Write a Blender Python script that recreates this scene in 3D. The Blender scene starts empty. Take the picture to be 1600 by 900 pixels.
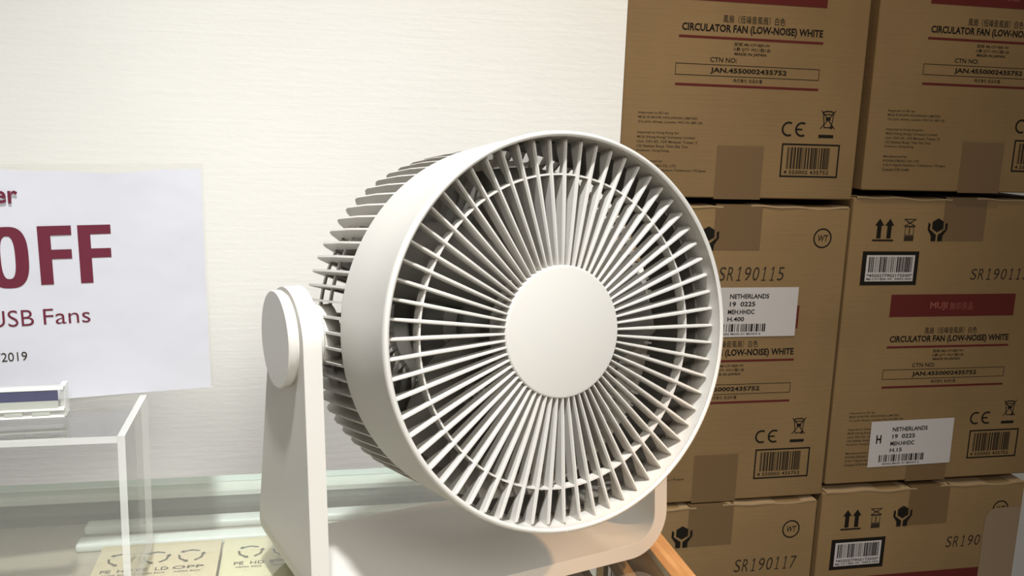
import bpy, bmesh, math, random
from mathutils import Vector, Matrix
from math import sin, cos, pi, radians

random.seed(7)
SC = bpy.context.scene
COL = SC.collection

# ------------------------------------------------------------------ camera
CAMZ = 0.975
yaw, pitch, roll = 0.220470527, 0.188594230, -0.035160015
fwd = Vector((sin(yaw)*cos(pitch), cos(yaw)*cos(pitch), -sin(pitch)))
right0 = Vector((cos(yaw), -sin(yaw), 0)); down0 = fwd.cross(right0)
rgt = right0*cos(roll) + down0*sin(roll)
dwn = -right0*sin(roll) + down0*cos(roll)
cd = bpy.data.cameras.new('camera'); cam = bpy.data.objects.new('camera', cd); COL.objects.link(cam)
mw = Matrix((rgt, -dwn, -fwd)).transposed().to_4x4(); mw.translation = (0, 0, CAMZ)
cam.matrix_world = mw
cd.sensor_fit = 'HORIZONTAL'; cd.sensor_width = 36.0; cd.lens = 36.0*1463.06/1600
cd.clip_start = 0.02
SC.camera = cam

# ------------------------------------------------------------------ world, lights, exposure
w = bpy.data.worlds.new('world'); SC.world = w; w.use_nodes = True
bg = w.node_tree.nodes['Background']; bg.inputs[0].default_value = (1.0, 0.965, 0.90, 1); bg.inputs[1].default_value = 0.13
def area(name, loc, target, size, power, color, sy=None, spread=180):
    l = bpy.data.lights.new(name, 'AREA'); l.energy = power; l.color = color
    l.shape = 'RECTANGLE' if sy else 'SQUARE'; l.size = size
    if sy: l.size_y = sy
    l.spread = radians(spread)
    o = bpy.data.objects.new(name, l); COL.objects.link(o); o.location = loc
    o.rotation_euler = (Vector(target)-Vector(loc)).to_track_quat('-Z', 'Y').to_euler(); return o
def spot(name, loc, target, power, color, radius, angle, blend=.5):
    l = bpy.data.lights.new(name, 'SPOT'); l.energy = power; l.color = color
    l.shadow_soft_size = radius; l.spot_size = radians(angle); l.spot_blend = blend
    o = bpy.data.objects.new(name, l); COL.objects.link(o); o.location = loc
    o.rotation_euler = (Vector(target)-Vector(loc)).to_track_quat('-Z', 'Y').to_euler(); return o
area('key_downlight', (-0.03, 0.12, 2.05), (0.04, 0.64, 0.72), 0.07, 5.0, (0.95, 0.97, 1.0), sy=0.07, spread=70)
area('front_panel', (0.36, -1.30, 1.90), (-0.60, 1.15, 0.45), 0.70, 10.6, (1.0, 0.985, 0.95), sy=0.50, spread=98)
area('niche_downlight', (0.52, 0.72, 2.20), (0.50, 1.17, 1.05), 0.08, 1.5, (1.0, 0.83, 0.62), sy=0.08, spread=70)
spot('warm_spot', (0.95, -0.05, 1.80), (0.34, 0.54, 0.60), 85, (1.0, 0.60, 0.32), 0.02, 18, .6)
SC.view_settings.view_transform = 'Standard'
SC.view_settings.look = 'None'
SC.view_settings.gamma = 1.0
SC.view_settings.use_curve_mapping = False
SC.view_settings.exposure = -0.06

# ------------------------------------------------------------------ materials
def mat(name, color, rough=.5, spec=.5, metal=0.0):
    m = bpy.data.materials.new(name); m.use_nodes = True
    b = m.node_tree.nodes['Principled BSDF']
    b.inputs['Base Color'].default_value = (*color, 1); b.inputs['Roughness'].default_value = rough
    b.inputs['Specular IOR Level'].default_value = spec; b.inputs['Metallic'].default_value = metal
    return m
def nd(m, t, **k):
    n = m.node_tree.nodes.new(t)
    for a, v in k.items(): setattr(n, a, v)
    return n
def noise(m, scale, detail=4, vec_scale=(1, 1, 1), rough=.5):
    tc = nd(m, 'ShaderNodeTexCoord'); mp = nd(m, 'ShaderNodeMapping'); mp.inputs['Scale'].default_value = vec_scale
    n = nd(m, 'ShaderNodeTexNoise'); n.inputs['Scale'].default_value = scale; n.inputs['Detail'].default_value = detail
    n.inputs['Roughness'].default_value = rough
    L = m.node_tree.links; L.new(tc.outputs['Object'], mp.inputs[0]); L.new(mp.outputs[0], n.inputs['Vector']); return n
def colvar(m, n, c1, c2, lo=.35, hi=.65):
    r = nd(m, 'ShaderNodeValToRGB'); r.color_ramp.elements[0].position = lo; r.color_ramp.elements[1].position = hi
    r.color_ramp.elements[0].color = (*c1, 1); r.color_ramp.elements[1].color = (*c2, 1)
    L = m.node_tree.links; L.new(n.outputs['Fac'], r.inputs[0])
    L.new(r.outputs[0], m.node_tree.nodes['Principled BSDF'].inputs['Base Color']); return r
def bump(m, n, strength, dist, prev=None):
    b = nd(m, 'ShaderNodeBump'); b.inputs['Strength'].default_value = strength; b.inputs['Distance'].default_value = dist
    L = m.node_tree.links; L.new(n.outputs['Fac'], b.inputs['Height'])
    if prev: L.new(prev.outputs[0], b.inputs['Normal'])
    L.new(b.outputs[0], m.node_tree.nodes['Principled BSDF'].inputs['Normal']); return b
M = {}
M['plastic'] = mat('warm_white_plastic', (.56, .535, .485), .42, .4)
n_ = noise(M['plastic'], 900, 2); bump(M['plastic'], n_, .12, .0002)
M['plastic_in'] = mat('inner_shade_grey_plastic', (.14, .13, .11), .5, .4)  # grey darkened so the colour carries the shade inside the fan head
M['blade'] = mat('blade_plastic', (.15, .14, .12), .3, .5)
M['metal'] = mat('screw_metal', (.6, .6, .6), .3, .5, 1.0)
wp = mat('wallpaper', (.86, .845, .80), .85, .2); M['wall'] = wp
a_ = noise(wp, 190, 5, (.35, 1, 1.0)); b1 = bump(wp, a_, .28, .0009)
c_ = noise(wp, 60, 3, (.12, 1, 3.0)); bump(wp, c_, .2, .0012, b1)
d_ = noise(wp, 5, 3); colvar(wp, d_, (.90, .885, .83), (.93, .915, .86))
cb = mat('cardboard', (.34, .21, .10), .72, .3); M['card'] = cb
k1 = noise(cb, 6, 6, (1, 1, 1)); r_ = colvar(cb, k1, (.215, .133, .056), (.253, .158, .067))
k2 = noise(cb, 70, 4, (.15, 1, 3.5)); kb = bump(cb, k2, .25, .0010)
k3 = noise(cb, 3.5, 2, (1, 1, .6)); bump(cb, k3, .35, .012, kb)
M['card_in'] = mat('cardboard_edge', (.38, .26, .14), .8, .2)
M['ink'] = mat('black_ink', (.014, .011, .008), .8, .08)
M['ink_soft'] = mat('faded_ink', (.035, .026, .016), .8, .08)
M['red'] = mat('dark_red_ink', (.105, .018, .015), .8, .1)
M['logo'] = mat('light_on_red', (.26, .07, .055), .6, .3)
M['paper'] = mat('sticker_paper', (.50, .46, .43), .6, .3)
tp = mat('packing_tape', (.165, .100, .045), .32, .5); M['tape'] = tp
t1 = noise(tp, 40, 3, (1, 1, .1)); bump(tp, t1, .1, .001)
M['cleartape'] = mat('clear_tape', (.27, .19, .12), .25, .5)
wd = mat('plywood', (.62, .36, .16), .45, .4); M['wood'] = wd
w1 = noise(wd, 26, 6, (6, .5, 6)); colvar(wd, w1, (.50, .26, .10), (.74, .46, .22), .3, .7)
M['greyboard'] = mat('taupe_laminate', (.42, .365, .29), .55, .3)
M['rail'] = mat('taupe_rail', (.12, .112, .09), .6, .3)
M['ledge'] = mat('pale_ledge', (.66, .68, .62), .5, .3)
M['frost'] = mat('frosted_bar', (.80, .84, .80), .35, .5)
M['dark'] = mat('dark_interior', (.035, .035, .035), .8, .2)
M['floor'] = mat('vinyl_floor', (.30, .27, .23), .5, .3)
f1 = noise(M['floor'], 8, 4); colvar(M['floor'], f1, (.27, .24, .2), (.33, .3, .26))
sp = mat('sign_paper', (.515, .515, .55), .5, .35); M['sheet'] = sp
s1 = noise(sp, 9, 3, (1, 1, 1)); bump(sp, s1, .5, .008)
M['maroon'] = mat('maroon_print', (.115, .018, .032), .7, .15)
M['navy'] = mat('navy_strip', (.065, .065, .12), .4, .5)
M['stripgrey'] = mat('grey_green_strip', (.38, .39, .34), .4, .5)
M['whiteclip'] = mat('white_clip', (.80, .78, .72), .4, .5)
M['beigebox'] = mat('beige_box_card', (.66, .55, .36), .6, .3)
M['yellowbox'] = mat('pale_yellow_box_card', (.72, .66, .42), .6, .3)
def clear(name, tint, refl=1.0, rough=.02, ior=1.45):
    m = bpy.data.materials.new(name); m.use_nodes = True; T = m.node_tree; T.nodes.clear()
    o = T.nodes.new('ShaderNodeOutputMaterial'); mx = T.nodes.new('ShaderNodeMixShader'); tr = T.nodes.new('ShaderNodeBsdfTransparent')
    g = T.nodes.new('ShaderNodeBsdfGlossy'); fr = T.nodes.new('ShaderNodeFresnel'); fr.inputs['IOR'].default_value = ior
    mu = T.nodes.new('ShaderNodeMath'); mu.operation = 'MULTIPLY'; mu.inputs[1].default_value = refl
    tr.inputs[0].default_value = (*tint, 1); g.inputs['Roughness'].default_value = rough
    T.links.new(fr.outputs[0], mu.inputs[0]); T.links.new(mu.outputs[0], mx.inputs[0]); T.links.new(tr.outputs[0], mx.inputs[1]); T.links.new(g.outputs[0], mx.inputs[2]); T.links.new(mx.outputs[0], o.inputs[0])
    return m
M['glass'] = clear('table_glass', (.965, .98, .965), .4)
M['acrylic'] = clear('clear_acrylic', (.985, .985, .975), .45)
M['film'] = clear('clear_film', (.97, .97, .97), .5, .08)
def edge_mat(name, col, mixf):
    m = bpy.data.materials.new(name); m.use_nodes = True; T = m.node_tree; T.nodes.clear()
    o = T.nodes.new('ShaderNodeOutputMaterial'); mx = T.nodes.new('ShaderNodeMixShader'); tr = T.nodes.new('ShaderNodeBsdfTransparent')
    d = T.nodes.new('ShaderNodeBsdfPrincipled'); d.inputs['Base Color'].default_value = (*col, 1); d.inputs['Roughness'].default_value = .25
    mx.inputs[0].default_value = mixf
    T.links.new(tr.outputs[0], mx.inputs[1]); T.links.new(d.outputs[0], mx.inputs[2]); T.links.new(mx.outputs[0], o.inputs[0]); return m
M['acredge'] = edge_mat('acrylic_edge_caught_light', (.84, .84, .80), .5)  # whitish colour paints in the light that the acrylic edges catch
M['glassedge'] = edge_mat('glass_ground_edge', (.70, .80, .73), .75)

# ------------------------------------------------------------------ helpers
def link(name, me, m=None, parent=None, mw=None, smooth=False):
    o = bpy.data.objects.new(name, me); COL.objects.link(o)
    if m is not None and not me.materials:
        for q in (m if isinstance(m, (list, tuple)) else [m]): me.materials.append(q)
    if parent: o.parent = parent
    if mw is not None: o.matrix_local = mw
    if smooth:
        for p in me.polygons: p.use_smooth = True
    return o
def empty(name, loc=(0, 0, 0), rz=0, label=None, cat=None, group=None):
    o = bpy.data.objects.new(name, None); COL.objects.link(o); o.location = loc; o.rotation_euler = (0, 0, rz)
    o.empty_display_size = .05
    tag(o, label, cat, group); return o
def tag(o, label=None, cat=None, group=None, kind=None):
    if label: o['label'] = label
    if cat: o['category'] = cat
    if group: o['group'] = group
    if kind: o['kind'] = kind
    return o
def tomesh(bm, name='m', autosmooth=None):
    bmesh.ops.recalc_face_normals(bm, faces=bm.faces[:])
    me = bpy.data.meshes.new(name); bm.to_mesh(me); bm.free()
    if autosmooth is not None:
        for p in me.polygons: p.use_smooth = True
        me.set_sharp_from_angle(angle=radians(autosmooth))
    return me
def add_box(bm, x0, x1, y0, y1, z0, z1, bev=0, seg=2):
    r = bmesh.ops.create_cube(bm, size=1); vs = r['verts']
    for v in vs:
        v.co = Vector((x0 if v.co.x < 0 else x1, y0 if v.co.y < 0 else y1, z0 if v.co.z < 0 else z1))
    if bev:
        es = list({e for v in vs for e in v.link_edges})
        bmesh.ops.bevel(bm, geom=es, offset=bev, segments=seg, affect='EDGES', profile=.6)
def box(name, x0, x1, y0, y1, z0, z1, m, parent=None, bev=0, seg=2):
    bm = bmesh.new(); add_box(bm, x0, x1, y0, y1, z0, z1, bev, seg)
    return link(name, tomesh(bm, name, 40 if bev else None), m, parent)
def revolve(bm, prof, n=96, axis='Y', closed=True):
    """prof: list of (radius, along); surface about the Y axis"""
    rows = []
    for i in range(n):
        a = 2*pi*i/n; rows.append([bm.verts.new((r*cos(a), t, r*sin(a))) for r, t in prof])
    k = len(prof)
    for i in range(n):
        A, B = rows[i], rows[(i+1) % n]
        for j in range(k if closed else k-1):
            bm.faces.new((A[j], B[j], B[(j+1) % k], A[(j+1) % k]))
def disc_solid(bm, prof, n=72):
    """open profile from the axis to the axis: ends capped"""
    rows = []
    for i in range(n):
        a = 2*pi*i/n; rows.append([bm.verts.new((r*cos(a), t, r*sin(a))) for r, t in prof])
    for i in range(n):
        A, B = rows[i], rows[(i+1) % n]
        for j in range(len(prof)-1): bm.faces.new((A[j], B[j], B[j+1], A[j+1]))
    bm.faces.new([r[0] for r in rows]); bm.faces.new([r[-1] for r in rows])

# flat print: everything lies in the XZ plane facing -Y
class Flat:
    def __init__(s): s.v = []; s.f = []
    def poly(s, pts):
        k = len(s.v); s.v += [(x, 0, z) for x, z in pts]; s.f.append(tuple(range(k, k+len(pts))))
    def rect(s, x0, x1, z0, z1): s.poly([(x0, z0), (x1, z0), (x1, z1), (x0, z1)])
    def frame(s, x0, x1, z0, z1, t):
        s.rect(x0, x1, z0, z0+t); s.rect(x0, x1, z1-t, z1); s.rect(x0, x0+t, z0+t, z1-t); s.rect(x1-t, x1, z0+t, z1-t)
    def stroke(s, pts, w):
        for (x0, z0), (x1, z1) in zip(pts, pts[1:]):
            d = Vector((x1-x0, z1-z0)); L = d.length
            if L < 1e-9: continue
            d /= L; nx, nz = -d.y*w/2, d.x*w/2; ex, ez = d.x*w*.2, d.y*w*.2
            s.poly([(x0-ex+nx, z0-ez+nz), (x0-ex-nx, z0-ez-nz), (x1+ex-nx, z1+ez-nz), (x1+ex+nx, z1+ez+nz)])
    def arc(s, cx, cz, r, a0, a1, w, n=28, rz=None):
        rz = rz or r; A = [radians(a0+(a1-a0)*i/n) for i in range(n+1)]
        for p, q in zip(A, A[1:]):
            s.poly([(cx+(r-w/2)*cos(p), cz+(rz-w/2)*sin(p)), (cx+(r+w/2)*cos(p), cz+(rz+w/2)*sin(p)),
                    (cx+(r+w/2)*cos(q), cz+(rz+w/2)*sin(q)), (cx+(r-w/2)*cos(q), cz+(rz-w/2)*sin(q))])
    def text(s, txt, x0, x1, z0, z1, bold=0.0, shear=0.0, fixh=False):
        vs, fs = text_mesh(txt, bold)
        if not vs: return
        mx0 = min(v[0] for v in vs); mx1 = max(v[0] for v in vs); my0 = min(v[1] for v in vs); my1 = max(v[1] for v in vs)
        k = len(s.v); sx = (x1-x0)/max(mx1-mx0, 1e-6); sz = (z1-z0)/max(my1-my0, 1e-6)
        for v in vs:
            zz = z0+(v[1]-my0)*sz; s.v.append((x0+(v[0]-mx0)*sx+shear*(zz-z0), 0, zz))
        for f in fs: s.f.append(tuple(i+k for i in f))
    def bars(s, x0, x1, z0, z1, n, seed, fill=.5):
        r = random.Random(seed); ws = [r.choice((1, 1, 2, 3)) for _ in range(2*n-1)]; u = (x1-x0)/sum(ws); x = x0
        for i, a in enumerate(ws):
            if i % 2 == 0: s.rect(x, x+a*u, z0, z1)
            x += a*u
    def mesh(s, name='print', y=0.0, thick=0.0):
        me = bpy.data.meshes.new(name); me.from_pydata([(a, y, c) for a, b, c in s.v], [], s.f); me.update()
        bm = bmesh.new(); bm.from_mesh(me)
        for f in bm.faces:
            if f.normal.y > 0: f.normal_flip()
        bm.to_mesh(me); bm.free(); return me
_tc = {}
def text_mesh(txt, bold):
    key = (txt, bold)
    if key in _tc: return _tc[key]
    cu = bpy.data.curves.new('txt', 'FONT'); cu.body = txt; cu.resolution_u = 2 if len(txt) > 14 else 4; cu.offset = bold; cu.fill_mode = 'FRONT'
    o = bpy.data.objects.new('txt', cu); COL.objects.link(o)
    dg = bpy.context.evaluated_depsgraph_get(); me = o.evaluated_get(dg).to_mesh()
    r = ([tuple(v.co) for v in me.vertices], [tuple(p.vertices) for p in me.polygons])
    o.evaluated_get(dg).to_mesh_clear(); bpy.data.objects.remove(o); bpy.data.curves.remove(cu)
    _tc[key] = r; return r

# ------------------------------------------------------------------ setting
def struct(o): return tag(o, kind='structure')
WY = 1.150          # wallpapered wall
WX = 0.3925         # where that wall ends and the carton niche begins
struct(box('wall_back', -2.2, WX, WY, WY+.014, 0, 2.6, M['wall'], bev=.0012))
struct(box('wall_niche_back', WX-.067, 2.6, 1.56, 1.62, 0, 2.6, M['wall']))
struct(box('wall_niche_side', WX-.067, WX-.0075, WY+.0141, 1.5599, 0, 2.6, M['wall']))
struct(box('floor', -2.2, 2.6, -1.2, 1.62, -.02, 0, M['floor']))

# ------------------------------------------------------------------ cartons
S = .001
CW, CH, CD = .348, .4305, .32
def carton_parts():
    P = {}
    bm = bmesh.new(); add_box(bm, 0, CW, 0, CD, .0012, CH-.0045, .0035, 3)
    P['body'] = (tomesh(bm, 'carton_body', 35), M['card'])
    f = Flat(); f.rect(.0755, .283, .2545, .2875); P['header_bar'] = (f.mesh('header_bar', -.0003), M['red'])
    f = Flat(); f.text('MUJI', .1405, .169, .2635, .2760, .02); f.text('無印良品', .173, .212, .2640, .2758, .0); P['logo'] = (f.mesh('logo', -.0006), M['logo'])
    f = Flat(); f.rect(.0771, .282, .2076, .2107); P['red_line'] = (f.mesh('red_line', -.0003), M['red'])
    f = Flat(); f.rect(.0760, .281, .1470, .1501); P['red_line2'] = (f.mesh('red_line', -.0003), M['red'])
    f = Flat()
    f.text('CIRCULATOR FAN (LOW-NOISE) WHITE', .0805, .2805, .2138, .2262, .030)
    f.text('風扇（低噪音風扇）白色', .1365, .2245, .2285, .2385, .0)
    P['title_lettering'] = (f.mesh('title', -.0003), M['ink'])
    f = Flat()
    f.text('型號 MJ-CF18JR-W', .1545, .2055, .1995, .2045, .01); f.text('入數 QTY 1PC/1個/1台', .153, .2065, .1935, .1985, .01); f.text('MADE IN JAPAN', .156, .201, .1873, .1918, .02)
    f.text('CTN NO:', .1225, .160, .1785, .1845, .012)
    f.frame(.0750, .2805, .1605, .1754, .0008)
    f.text('JAN.4550002435752', .1238, .2328, .1633, .1715, .028)
    f.text('株式會社 良品計畫', .157, .1985, .1535, .1585, .0)
    P['number_lettering'] = (f.mesh('numbers', -.0003), M['ink'])
    f = Flat()
    L = [('Imported to EU by:', 110.0, 42), ('MUJI EUROPE HOLDINGS LIMITED', 104.2, 82), ('21a John Street, London WC1N 2BF UK', 98.6, 90),
         ('Imported to Hong Kong for:', 84.8, 58), ('MUJI (Hong Kong) Company Limited', 79.0, 80), ('Unit 1501-03, 15/F Miramar Tower, II', 73.2, 84), ('132 Nathan Road, Tsim Sha Tsui', 67.4, 71), ('Kowloon, Hong Kong', 61.6, 45),
         ('Manufactured by:', 47.8, 37), ('RYOHIN KEIKAKU CO., LTD.', 42.0, 57), ('4-26-3 Higashi-Ikebukuro Toshima-ku 170 Japan', 36.2, 99), ('Consumer 0120-14-6404', 30.2, 42)]
    for t, z, wd_ in L: f.text(t, .0285, .0285+wd_*S, (z-1.5)*S, (z+2.4)*S, .012)
    P['address_lettering'] = (f.mesh('address', -.0003), M['ink_soft'])
    f = Flat()   # CE
    f.arc(.2425, .0955, .0086, 60, 300, .0026); f.arc(.2622, .0955, .0086, 60, 300, .0026); f.rect(.2545, .2630, .0943, .0966)
    P['ce_mark'] = (f.mesh('ce', -.0003), M['ink'])
    f = Flat()   # crossed-out bin
    f.stroke([(.2895, .1215), (.3105, .0975)], .0012); f.stroke([(.3105, .1215), (.2895, .0975)], .0012)
    f.stroke([(.2925, .1165), (.2950, .0990), (.3055, .0990), (.3075, .1165), (.2925, .1165)], .0013)
    f.stroke([(.2910, .1180), (.2950, .1205), (.3045, .1205), (.3085, .1180)], .0017); f.rect(.2965, .3035, .1085, .1130); f.arc(.3055, .0995, .0017, 0, 360, .0012, 10)
    f.rect(.2878, .3100, .0850, .0893)
    P['bin_mark'] = (f.mesh('bin', -.0003), M['ink'])
    f = Flat(); f.frame(.2350, .3216, .0312, .0765, .0022); P['barcode_frame'] = (f.mesh('bcf', -.0003), M['ink'])
    f = Flat(); f.bars(.2435, .3070, .0425, .0715, 26, 3); f.text('4 550002 435752', .2405, .3080, .0355, .0405, .01); P['barcode'] = (f.mesh('bc', -.0003), M['ink'])
    f = Flat()   # two arrows
    for x in (.0440, .0600):
        f.rect(x-.0034, x+.0034, .3690, .3880); f.poly([(x-.0072, .3872), (x+.0072, .3872), (x, .3972)])
    f.rect(.0345, .0680, .3650, .3675)
    P['arrow_mark'] = (f.mesh('arrows', -.0003), M['ink'])
    f = Flat()   # crossed umbrella / stack mark
    f.stroke([(.0825, .3965), (.1015, .3965)], .0013); f.stroke([(.0835, .3960), (.1005, .3870)], .0013); f.stroke([(.1005, .3960), (.0835, .3870)], .0013)
    f.stroke([(.0825, .3868), (.1015, .3868)], .0013); f.frame(.0850, .0995, .3735, .3860, .0010); f.rect(.0913, .0932, .3760, .3840); f.rect(.0850, .1000, .3655, .3728)
    f.stroke([(.0880, .3930), (.0920, .3905), (.0960, .3930)], .0012)
    P['stack_mark'] = (f.mesh('stackmark', -.0003), M['ink_soft'])
    f = Flat()   # hands holding a box
    cx = .1372
    f.poly([(cx, .3985), (cx+.0090, .3935), (cx+.0090, .3835), (cx, .3785), (cx-.0090, .3835), (cx-.0090, .3935)])
    for s in (-1, 1):
        f.poly([(cx+s*.0120, .3900), (cx+s*.0155, .3925), (cx+s*.0160, .3825), (cx+s*.0095, .3735), (cx+s*.0090, .3655), (cx+s*.0015, .3655), (cx+s*.0015, .3745), (cx+s*.0125, .3825)][::s])
    P['hands_mark'] = (f.mesh('hands', -.0007), M['ink'])
    f = Flat(); f.rect(.0222, .1125, .3015, .3505); P['barcode_label'] = (f.mesh('label', -.0003), M['ink'])
    f = Flat(); f.rect(.0290, .1062, .3072, .3450); P['label_paper'] = (f.mesh('labelpaper', -.0006), M['paper'])
    f = Flat(); f.bars(.0330, .1025, .3205, .3425, 34, 9); f.text('*4550277902173500*', .0315, .1040, .3135, .3180, .01); f.text('MJ-CF18JR-W  0402-000', .0315, .1040, .3085, .3120, .01); P['label_bars'] = (f.mesh('labelbars', -.0009), M['ink'])
    f = Flat(); f.arc(.3085, .3830, .0130, 0, 360, .0020, 40); f.text('WT', .3008, .3162, .3785, .3875, .01, .1); P['circle_mark'] = (f.mesh('wt', -.0003), M['ink'])
    for nm, x0, x1, z0, z1 in (('tape', .1415, .2090, 0, .0710), ('tape2', .1455, .2145, .3665, CH-.002)):
        bm = bmesh.new(); pts = []
        n = 22; top = nm == 'tape2'
        rr = random.Random(3)
        zz = z1 if not top else z0
        row = []
        for i in range(n+1):
            x = x0+(x1-x0)*i/n; j = (.0009 if i % 2 else -.0003) + rr.uniform(-.0002, .0002)
            row.append((x, zz+j if not top else zz-j))
        other = z0 if not top else z1
        yb = .07; zc = CH-.0042 if top else .0009
        rv = [bm.verts.new((a, -.00045, b)) for a, b in row]
        o0 = bm.verts.new((x0, -.00045, other)); o1 = bm.verts.new((x1, -.00045, other)); w1 = bm.verts.new((x1, yb, zc)); w0 = bm.verts.new((x0, yb, zc))
        bm.faces.new(rv+[o1, o0]); bm.faces.new((o0, o1, w1, w0))
        me = tomesh(bm, nm); 
        P[nm] = (me, M['tape'])
    # top and bottom flap layers that show as a bright lip along the seam
    bm = bmesh.new(); n = 30
    for i in range(n):
        xa, xb = .004+(CW-.008)*i/n, .004+(CW-.008)*(i+1)/n
        def zt(x): return CH-.0040+.0012*sin(x*37)+.0009*sin(x*95+1)
        def yf(x): return -.0007-.0005*sin(x*51+2)
        A = [(xa, yf(xa), zt(xa)-.0022), (xb, yf(xb), zt(xb)-.0022), (xb, yf(xb), zt(xb)), (xa, yf(xa), zt(xa))]
        B = [(xa, .06, zt(xa)-.0022), (xb, .06, zt(xb)-.0022), (xb, .06, zt(xb)), (xa, .06, zt(xa))]
        a = [bm.verts.new(p) for p in A]; b = [bm.verts.new(p) for p in B]
        bm.faces.new(a); bm.faces.new(b[::-1]); bm.faces.new((a[3], a[2], b[2], b[3])); bm.faces.new((a[1], a[0], b[0], b[1]))
    bmesh.ops.remove_doubles(bm, verts=bm.verts[:], dist=1e-6)
    P['top_flap'] = (tomesh(bm, 'flap'), M['card_in'])
    return P
CP = carton_parts()
LAB = {'barcode_label': 'black framed barcode label', 'header_bar': 'dark red printed bar'}
def carton(x, y, z, rz, label, stamp=None, sticker=None, shift_tape=0.0, clear_patch=False):
    t = empty('cardboard_carton', (x, y, z), rz, label, 'box', 'cartons stacked in the niche')
    ob = {}
    for k, (me, m) in CP.items():
        if k in ('logo', 'label_paper', 'label_bars'): continue
        nm = {'tape2': 'tape', 'red_line2': 'red_line'}.get(k, k)
        ob[k] = link(nm, me, m, t)
        if k in LAB: ob[k]['label'] = LAB[k]
    ob['tape'].location.x = shift_tape
    link('logo', CP['logo'][0], M['logo'], ob['header_bar'])
    link('label_paper', CP['label_paper'][0], M['paper'], ob['barcode_label']); link('label_bars', CP['label_bars'][0], M['ink'], ob['barcode_label'])
    if stamp:
        txt, x0, x1, z0, z1 = stamp
        f = Flat(); pt = (x1-x0)/len(txt)
        for k_, ch in enumerate(txt):
            xa = x0+pt*k_
            if ch == '1':
                h_ = z1-z0; m_ = xa+pt*.45; sh = .12*h_
                f.stroke([(m_, z0), (m_+sh, z1)], .0015); f.stroke([(m_+sh, z1), (m_+sh-pt*.26, z1-h_*.18)], .0013); f.stroke([(m_-pt*.26, z0+.0005), (m_+pt*.26, z0+.0005)], .0012)
            else: f.text(ch, xa+pt*.06, xa+pt*.80, z0, z1, -.006, .12)
        o = link('batch_stamp', f.mesh('stamp', -.0003), M['ink_soft'], t)
    if sticker:
        x0, z0, w_, h_, last, rot = sticker
        bm = bmesh.new(); add_box(bm, 0, w_, -.0004, 0, 0, h_)
        o = link('shipping_sticker', tomesh(bm, 'sticker'), M['paper'], t); o.location = (x0, -.0008, z0); o.rotation_euler = (0, -rot, 0); o['label'] = 'white shipping sticker'
        f = Flat(); u = .139
        f.text('NETHERLANDS', .036, .0945, .0545, .0610, .02); f.text('19  0225', .0365, .0745, .0435, .0500, .02); f.text('MEH.HHDC', .0345, .0745, .0325, .0390, .02)
        f.text(last, .0345, .0345+.0050*len(last), .0225, .0285, .02)
        f.text('H', .0100, .0185, .0370, .0500, .03); f.bars(.0175, .0925, .0075, .0185, 26, 5); f.text('00352 MOD 01 MOD3 6', .0240, .0860, .0030, .0055, .01)
        link('sticker_lettering', f.mesh('stl', -.0008), M['ink'], o)
    if clear_patch:
        bm = bmesh.new(); pts = []
        x0, x1, z0, z1 = .283, .3455, .200, .385
        for i in range(9): a = pi - pi/2*i/8; pts.append((x0+.018+.018*cos(a), z1-.022+.022*sin(a)))
        pts += [(x1, z1), (x1, z0), (x0, z0)]
        bm.faces.new([bm.verts.new((a, -.0007, b)) for a, b in pts])
        o = link('clear_tape', tomesh(bm, 'ct'), M['cleartape'], t); o['label'] = 'strip of clear tape down the right edge'
    return t
BX, DY = .3906, 1.17          # left side of first column, plane of the carton fronts
def cz(v): return CAMZ + v
carton(BX+.0025, DY, cz(-.1089), 0, 'top left brown carton beside the white wall end, above the circled WT mark', None, None)
carton(BX+.3612, DY-.004, cz(-.0946), 0, 'top right brown carton, one column right of the white wall end', None, None, .010)
carton(BX+.0040, DY+.002, cz(-.5446), 0, 'middle left brown carton behind the fan, circled WT mark and white sticker', ('SR190115', .1560, .2560, .3235, .3425), (.1400, .2440, .139, .070, 'H.400', 0))
carton(BX+.3562, DY+.003, cz(-.5305), 0, 'middle right brown carton with red bar and low white H sticker', ('SR190113', .2005, .3020, .3090, .3250), (.0665, .0255, .139, .071, 'H.15', radians(.6)), -.008)
carton(BX-.0042, DY-.003, cz(-.9771+.0016), 0, 'bottom left brown carton stamped SR190117 at its lower right', ('SR190117', .2215, .3230, .3205, .3400), None)
carton(BX+.3526, DY-.001, cz(-.9665), 0, 'bottom right brown carton with clear tape down its right edge', ('SR190117', .2180, .3180, .3250, .3425), None, 0, True)

# ------------------------------------------------------------------ display table
TZ = CAMZ-.356
tb = empty('display_table', (-.3, .45, 0), 0, 'low display table with clear glass top and orange wooden edge, under the fan', 'table')
def tbox(name, x0, x1, y0, y1, z0, z1, m, bev=0, parent=None, label=None):
    o = box(name, x0+.3, x1+.3, y0-.45, y1-.45, z0, z1, m, parent or tb, bev)
    if label: o['label'] = label
    return o
X0, X1, Y0, Y1 = -.95, .2785, .10, .8895
bm = bmesh.new(); add_box(bm, X0+.3, X1+.3, Y0-.45, Y1-.45, TZ-.006, TZ)
me = tomesh(bm, 'glass'); me.materials.append(M['glass']); me.materials.append(M['glassedge'])
for p in me.polygons: p.material_index = 0 if abs(p.normal.z) > .5 else 1
g = link('glass_top', me, None, tb); g['label'] = 'clear glass top with greenish edge'
tbox('side_rail', .2790, .2990, Y0, .885, TZ-.050, TZ, M['wood'], .0012, label='orange plywood edge rail')
tbox('side_rail', X0-.021, X0-.0005, Y0, .885, TZ-.050, TZ, M['wood'], .0012, label='orange plywood edge rail')
tbox('batten', .2570, .2665, Y0, .740, TZ-.034, TZ-.0205, M['wood'], .001, label='inner plywood batten')
tbox('front_rail', X0, .2785, Y0, Y0+.02, TZ-.050, TZ-.0065, M['wood'], .001)
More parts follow.
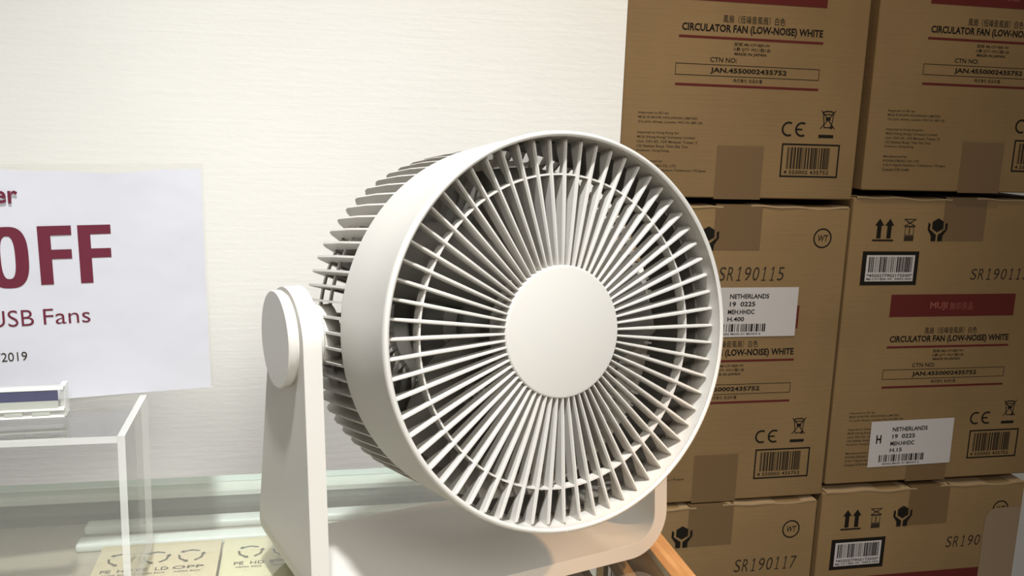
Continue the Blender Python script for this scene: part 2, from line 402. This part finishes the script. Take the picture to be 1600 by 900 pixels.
tbox('rear_ledge', X0, .2785, .867, .889, TZ-.011, TZ-.0065, M['ledge'], label='pale ledge along the wall')
tbox('rear_rail', X0, .2785, .869, .889, TZ-.050, TZ-.0112, M['rail'], label='dark grey rail along the wall')
tbox('shelf_board', X0, .2300, Y0+.021, .8689, TZ-.045, TZ-.033, M['greyboard'], label='taupe shelf board under the glass')
tbox('under_panel', X0, .2785, Y0+.021, .8689, TZ-.110, TZ-.100, M['dark'], label='dark under panel')
for y, z in ((.852, .0075), (.818, .0075)):
    bm = bmesh.new(); add_box(bm, -.196+.3, .276+.3, y-.45-.0085, y-.45+.0085, TZ-.033, TZ-.0255, .003, 3)
    o = link('light_bar', tomesh(bm, 'bar', 40), M['frost'], tb); o['label'] = 'pale frosted bar under the glass'
for x in (X0+.0, .235):
    for y in (Y0+.03, .825): tbox('leg', x, x+.04, y, y+.04, 0, TZ-.1101, M['wood'], .002)
# slim boxes with recycling marks on the shelf board under the glass
def recycle(f, cx, cz_, r, w):
    for k in range(3):
        a = 90+120*k
        P = [(cx+r*cos(radians(a+d)), cz_+r*sin(radians(a+d))) for d in (-38, 0, 38)]
        P[0] = (P[0][0], P[0][1]); f.stroke(P, w)
        q = P[2]; d = Vector((P[2][0]-P[1][0], P[2][1]-P[1][1])).normalized(); nrm = Vector((-d.y, d.x))
        f.poly([(q[0]+nrm.x*w*1.3, q[1]+nrm.y*w*1.3), (q[0]-nrm.x*w*1.3, q[1]-nrm.y*w*1.3), (q[0]+d.x*w*2, q[1]+d.y*w*2)])
def slim_box(x0, x1, y0, y1, m, label, marks):
    t = empty('slim_box', (x0, y0, TZ-.0328), 0, label, 'box', 'slim boxes under the glass')
    W, D_ = x1-x0, y1-y0
    box('body', 0, W, 0, D_, 0, .0150, m, t, .0008)
    box('lid', -.0005, W+.0005, -.0005, D_+.0005, .0151, .0205, m, t, .0006)
    f = Flat()
    for cx, txt in marks:
        recycle(f, cx, .060, .0095, .0018); f.text(txt, cx-.012, cx+.012, .0375, .0425, .012); f.text('PAPER BOX', cx-.010, cx+.010, .0320, .0345, .01)
    me = f.mesh('rm', 0)
    o = link('recycling_marks', me, M['ink_soft'], t); o.rotation_euler = (radians(-90), 0, 0); o.location = (0, 0, .0209)
    return t
slim_box(-.1655, -.0715, .690, .776, M['beigebox'], 'beige slim box under the glass, left of the fan arm behind the acrylic riser', [(.018, 'PE  HD'), (.045, 'PE  LD'), (.072, 'OPP')])
slim_box(-.0685, .020, .690, .776, M['yellowbox'], 'pale yellow slim box under the glass, partly behind the fan arm', [(.022, 'PE  HD'), (.050, 'PP')])

# ------------------------------------------------------------------ acrylic riser
RZ = CAMZ-.2299
ri = empty('acrylic_riser', (-.30, .70, TZ), 0, 'clear acrylic riser standing on the glass table, carrying the sale sign', 'stand')
def acbox(name, x0, x1, y0, y1, z0, z1, parent, ox, oy, oz, faces_axis, m='acrylic', e='acredge'):
    bm = bmesh.new(); add_box(bm, x0-ox, x1-ox, y0-oy, y1-oy, z0-oz, z1-oz)
    me = tomesh(bm, name); me.materials.append(M[m]); me.materials.append(M[e])
    for p in me.polygons: p.material_index = 0 if abs(p.normal[faces_axis]) > .5 else 1
    return link(name, me, None, parent)
acbox('top_plate', -.475, -.1276, .655, .751, RZ-.005, RZ, ri, -.30, .70, TZ, 2)
acbox('side_panel', -.1275, -.1225, .655, .751, TZ, RZ, ri, -.30, .70, TZ, 0)
acbox('side_panel', -.480, -.4751, .655, .751, TZ, RZ, ri, -.30, .70, TZ, 0)

# ------------------------------------------------------------------ sale sign in clear holder
e1 = Vector((.9923, .1238, 0)); Pb = Vector((-.07423, .75448, RZ+.0025))
sg = empty('sale_sign', tuple(Pb+Vector((0, -.0, .0))), math.atan2(e1.y, e1.x), 'white paper sale sign with maroon lettering in a clear holder on the riser', 'sign')
def paper(nm, x0, x1, z0, z1, y, amp, m, tl=0, th=.0004):
    bm = bmesh.new(); nx, nz = 60, 36; V = []
    for s in (0, 1):
        V.append([[bm.verts.new((x0+(x1-x0)*i/nx, y+s*th+amp*((j/nz)**3*2)*(sin(i*.23+1)*.6+sin(i*.11+j*.16)*.8+.5*sin(j*.27-i*.05)), z0+(z1-z0)*j/nz + (.0022*sin(i*.105+.3)+.0006*sin(i*.4))*(1 if j == nz else 0)*tl)) for i in range(nx+1)] for j in range(nz+1)])
    for s in (0, 1):
        for j in range(nz):
            for i in range(nx):
                q = (V[s][j][i], V[s][j][i+1], V[s][j+1][i+1], V[s][j+1][i]); bm.faces.new(q if s == 0 else q[::-1])
    for i in range(nx):
        for j, fl in ((0, 1), (nz, -1)): bm.faces.new((V[1][j][i], V[1][j][i+1], V[0][j][i+1], V[0][j][i])[::fl])
    for j in range(nz):
        for i, fl in ((0, -1), (nx, 1)): bm.faces.new((V[0][j][i], V[1][j][i], V[1][j+1][i], V[0][j+1][i])[::fl])
    return link(nm, tomesh(bm, nm, 60), m, sg)
sg.rotation_euler = (0, radians(-1.1), math.atan2(e1.y, e1.x))
SL = -.225
paper('sheet', SL, -.0005, .0008, .1745, 0, .0004, M['sheet'], 1)
acbox('clear_panel', SL-.002, .0012, .0026, .0042, 0, .1788, sg, 0, 0, 0, 1)
YP = -.0004
f = Flat(); f.text('er', -.1425, -.1272, .1507, .1598, .02); link('small_lettering', f.mesh('er', -.0009), M['maroon'], sg)
f = Flat()
for x in (-.1166, -.0896):
    f.rect(x, x+.0086, .0898, .1335); f.rect(x+.0086, x+.0228, .1265, .1335); f.rect(x+.0086, x+.0222, .1088, .1158)
def sup(c, e): return math.copysign(abs(c)**e, c)
ring = [[(-.1370+a*sup(cos(2*pi*k/64), .72), .1109+b*sup(sin(2*pi*k/64), .72)) for k in range(64)] for a, b in ((.0136, .0227), (.0047, .0158))]
for k in range(64): m_ = (k+1) % 64; f.poly([ring[0][k], ring[0][m_], ring[1][m_], ring[1][k]])
link('large_lettering', f.mesh('off', YP), M['maroon'], sg)
f = Flat(); f.text('USB', -.1530, -.1235, .0592, .0716, -.004); f.text('Fans', -.1170, -.0850, .0595, .0714, -.004); link('subtitle_lettering', f.mesh('usb', YP), M['maroon'], sg)
f = Flat(); f.text('/2019', -.1500, -.1300, .0330, .0398, .0); link('date_lettering', f.mesh('yr', YP), M['ink_soft'], sg)

# price rail clipped on the riser in front of the sign
pr = empty('price_rail', (-.294, .7000, RZ+.0001), radians(3), 'clear price rail with navy and grey strip, at the foot of the sale sign', 'label holder')
acbox('clear_channel', 0, .1232, -.0030, 0, 0, .0225, pr, 0, 0, 0, 1)
acbox('clear_channel', .1195, .1232, 0, .010, 0, .0225, pr, 0, 0, 0, 0)
box('navy_strip', 0, .1185, -.0045, -.0032, .0122, .0195, M['navy'], pr)['label'] = 'dark navy strip'
box('grey_strip', 0, .1185, -.0045, -.0032, .0066, .0121, M['stripgrey'], pr)['label'] = 'grey green strip'
box('top_lip', 0, .1225, -.0050, -.0005, .0200, .0225, M['whiteclip'], pr, .0006)
box('foot_lip', 0, .1225, -.0060, -.0005, .0052, .0064, M['whiteclip'], pr)
box('foot_lip', 0, .1225, -.0060, -.0005, 0, .0012, M['whiteclip'], pr)
for i in range(5):
    box('clip_tab', .1130-.018*i-.012, .1130-.018*i, -.0055, -.0035, .0014, .0050, M['stripgrey'], pr, .0003)

# ------------------------------------------------------------------ the fan
YW = .3052
fan = empty('desk_fan', (.1261, .7013, TZ), YW, 'round warm white circulator fan on a U-shaped stand, facing front right', 'fan')
PY, PZ = -.013, .1960          # pivot axis in the stand frame
# stand: one bent U of plastic
def stand():
    W, T, RO = .151, .0125, .036
    rows = []
    def ext(z):   # front and rear edge at height z on the arm
        t = min(max(z/.196, 0), 1)
        half = .0715+(.0400-.0715)*t**1.02; mid = 0.0 + (-.013)*t
        yf, yr = mid-half, mid+half
        if z > PZ:
            s = (z-PZ)/.0355; k = math.sqrt(max(0, 1-s*s)); yf = PY-.0400*k; yr = PY+.0400*k
        return yf, yr
    zs = [PZ+.0355*sin(radians(a)) for a in (88, 84, 78, 70, 60, 50, 38, 25, 12)] + [PZ-(PZ-RO)*i/14 for i in range(15)]
    for z in zs: rows.append(((-W, z), (-W+T, z), ext(z)))
    for i in range(1, 13):
        a = radians(90*i/12); cx, cz_ = -W+RO, RO
        rows.append(((cx-RO*cos(a), cz_-RO*sin(a)), (cx-(RO-T)*cos(a), cz_-(RO-T)*sin(a)), ext(RO-RO*sin(a))))
    for i in range(1, 10):
        x = -W+RO+(2*W-2*RO)*i/10; rows.append(((x, 0), (x, T), ext(0)))
    rows += [((-o[0], o[1]), (-i_[0], i_[1]), e) for o, i_, e in rows[:len(zs)+12]][::-1]
    bm = bmesh.new(); V = []
    for (ox, oz), (ix, iz), (yf, yr) in rows:
        V.append([bm.verts.new((ox, yf, oz)), bm.verts.new((ox, yr, oz)), bm.verts.new((ix, yr, iz)), bm.verts.new((ix, yf, iz))])
    for A, B in zip(V, V[1:]):
        for j in range(4): bm.faces.new((A[j], A[(j+1) % 4], B[(j+1) % 4], B[j]))
    bm.faces.new(V[0]); bm.faces.new(V[-1])
    bmesh.ops.recalc_face_normals(bm, faces=bm.faces[:])
    es = [e for e in bm.edges if len(e.link_faces) == 2 and e.calc_face_angle() > radians(50)]
    bmesh.ops.bevel(bm, geom=es, offset=.0014, segments=3, affect='EDGES', clamp_overlap=True)
    return tomesh(bm, 'stand', 60)
st = link('stand', stand(), M['plastic'], fan); st['label'] = 'U-shaped stand with broad tapering arms'
for s in (-1, 1):
    bm = bmesh.new()
    disc_solid(bm, [(.0300, 0), (.0315, .0000), (.0315, .0018), (.0335, .0020), (.0337, .0066), (.0330, .0076)], 80)
    me = tomesh(bm, 'cap', 35)
    o = link('pivot_cap', me, M['plastic'], fan)
    o.matrix_local = Matrix.Translation((s*.151, PY, PZ)) @ Matrix.Rotation(radians(-90*s), 4, 'Z')
    bm = bmesh.new(); disc_solid(bm, [(.0235, 0), (.0245, .001), (.0245, .007), (.0215, .0085), (.0215, .0200)], 64)
    o = link('pivot_boss', tomesh(bm, 'boss', 35), M['plastic'], fan)
    o.matrix_local = Matrix.Translation((s*.1385, PY, PZ)) @ Matrix.Rotation(radians(90*s), 4, 'Z')
# head frame: y runs back along the axis from the front rim
TILT = .1512
HD = Matrix.Translation((-.0016, -.143, .2158)) @ Matrix.Rotation(-TILT, 4, 'X')
def headpart(name, me, m, parent=None, label=None):
    o = link(name, me, m, fan if parent is None else parent, HD if parent is None else None)
    if label: o['label'] = label
    return o
bm = bmesh.new()
revolve(bm, [(.1262, .0012), (.1272, .0001), (.1285, .0001), (.1296, .0012), (.1300, .0035), (.1295, .0060), (.1292, .0400), (.1282, .0790), (.1266, .0790),
             (.1266, .0260), (.1256, .0240), (.1264, .0120), (.1270, .0040)], 160)
headpart('housing_ring', tomesh(bm, 'ring', 50), M['plastic'], label='broad smooth outer ring with thin front rim')
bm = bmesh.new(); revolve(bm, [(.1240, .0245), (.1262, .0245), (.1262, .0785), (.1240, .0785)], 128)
headpart('inner_shade_tube', tomesh(bm, 'shade_tube', 50), M['plastic_in'], label='added dark tube standing in for shade behind the grille')  # added tube, its dark colour stands in for shade inside the housing
# front grille
bm = bmesh.new(); revolve(bm, [(.1022, .0105), (.1034, .0105), (.1036, .0185), (.1020, .0185)], 160)
gr = headpart('front_grille', tomesh(bm, 'hoop', 40), M['plastic'], label='front grille of radial spokes on a thin hoop')
bm = bmesh.new(); disc_solid(bm, [(.0418, .0100), (.0430, .0103), (.0437, .0112), (.0437, .0320), (.040, .0330)], 96)
headpart('grille_cap', tomesh(bm, 'cap', 35), M['plastic'], gr, 'plain round centre cap')
NS = 64
def spoke():
    # (radius, front depth, back depth, half thickness)
    st_ = [(.0425, .0108, .0190, .00075), (.0600, .0100, .0190, .00105), (.0850, .0093, .0190, .00125), (.1000, .0089, .0190, .0013), (.1045, .0088, .0150, .0013),
           (.1085, .0086, .0145, .00125), (.1130, .0084, .0165, .0012), (.1195, .0081, .0190, .0011), (.1228, .0079, .0200, .0010), (.1250, .0080, .0215, .0009), (.1266, .0100, .0230, .0009)]
    bm = bmesh.new(); V = []
    for r, a, b, t in st_:
        c = min(.0016, (b-a)*.3)
        V.append([bm.verts.new(p) for p in ((r, a, -t*.45), (r, a, t*.45), (r, a+c, t), (r, b, t*.75), (r, b, -t*.75), (r, a+c, -t))])
    for A, B in zip(V, V[1:]):
        for j in range(6): bm.faces.new((A[j], A[(j+1) % 6], B[(j+1) % 6], B[j]))
    bm.faces.new(V[0]); bm.faces.new(V[-1]); return tomesh(bm, 'spoke')
sm = spoke(); sm.materials.append(M['plastic'])
for i in range(NS):
    o = link('spoke', sm, None, gr); o.matrix_local = Matrix.Rotation(2*pi*(i+.5)/NS, 4, 'Y')
# rear grille
bm = bmesh.new()
for rr, y in ((.1190, .1020), (.1190, .1300), (.1165, .1580), (.085, .1690)):
    revolve(bm, [(rr-.0016, y), (rr, y), (rr, y+.0034), (rr-.0016, y+.0034)], 96)
rg = headpart('rear_grille', tomesh(bm, 'hoops', 40), M['plastic'], label='rear grille of long fins on thin hoops')
bm = bmesh.new(); disc_solid(bm, [(.058, .160), (.058, .174), (.055, .177)], 72)
headpart('rear_cap', tomesh(bm, 'rcap', 35), M['plastic'], rg)
def fin():
    P = [(.1235, .0740), (.1268, .0800), (.1284, .1150), (.1284, .1520), (.1272, .1590), (.1235, .1640), (.0900, .1745), (.0570, .1765), (.0570, .1700), (.0900, .1675), (.1160, .1580), (.1190, .1530), (.1190, .0780)]
    bm = bmesh.new(); t = .0008
    A = [bm.verts.new((r, y, -t)) for r, y in P]; B = [bm.verts.new((r, y, t)) for r, y in P]
    bm.faces.new(A); bm.faces.new(B[::-1])
    for i in range(len(P)):
        j = (i+1) % len(P); bm.faces.new((A[i], A[j], B[j], B[i]))
    bmesh.ops.triangulate(bm, faces=[f for f in bm.faces if len(f.verts) > 4])
    return tomesh(bm, 'fin')
fm = fin(); fm.materials.append(M['plastic']); NF = 76
for i in range(NF):
    o = link('rear_fin', fm, None, rg); o.matrix_local = Matrix.Rotation(2*pi*(i+.35)/NF, 4, 'Y')
# propeller and motor
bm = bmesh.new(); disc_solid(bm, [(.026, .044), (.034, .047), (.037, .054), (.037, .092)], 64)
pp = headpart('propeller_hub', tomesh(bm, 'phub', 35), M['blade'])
def blade():
    bm = bmesh.new(); V = []
    nr, na = 12, 10
    for s in (0, 1):
        G = []
        for i in range(nr+1):
            r = .034+(.1120-.034)*i/nr; row = []
            sweep = radians(8+26*(i/nr)**1.2); chord = radians(58-12*(i/nr))
            for j in range(na+1):
                u = j/na; a = sweep+chord*(u-.5)*(1-.25*(abs(2*u-1)**3)*(i/nr)); y = .056+.034*(u)-.006*sin(pi*u)+(s*.0016)
                row.append(bm.verts.new((r*cos(a), y, r*sin(a))))
            G.append(row)
        V.append(G)
    for s in (0, 1):
        for i in range(nr):
            for j in range(na): bm.faces.new((V[s][i][j], V[s][i+1][j], V[s][i+1][j+1], V[s][i][j+1]))
    for i in range(nr):
        for j in (0, na): bm.faces.new((V[0][i][j], V[0][i+1][j], V[1][i+1][j], V[1][i][j]))
    for j in range(na):
        for i in (0, nr): bm.faces.new((V[0][i][j], V[0][i][j+1], V[1][i][j+1], V[1][i][j]))
    return tomesh(bm, 'blade', 50)
blm = blade(); blm.materials.append(M['blade'])
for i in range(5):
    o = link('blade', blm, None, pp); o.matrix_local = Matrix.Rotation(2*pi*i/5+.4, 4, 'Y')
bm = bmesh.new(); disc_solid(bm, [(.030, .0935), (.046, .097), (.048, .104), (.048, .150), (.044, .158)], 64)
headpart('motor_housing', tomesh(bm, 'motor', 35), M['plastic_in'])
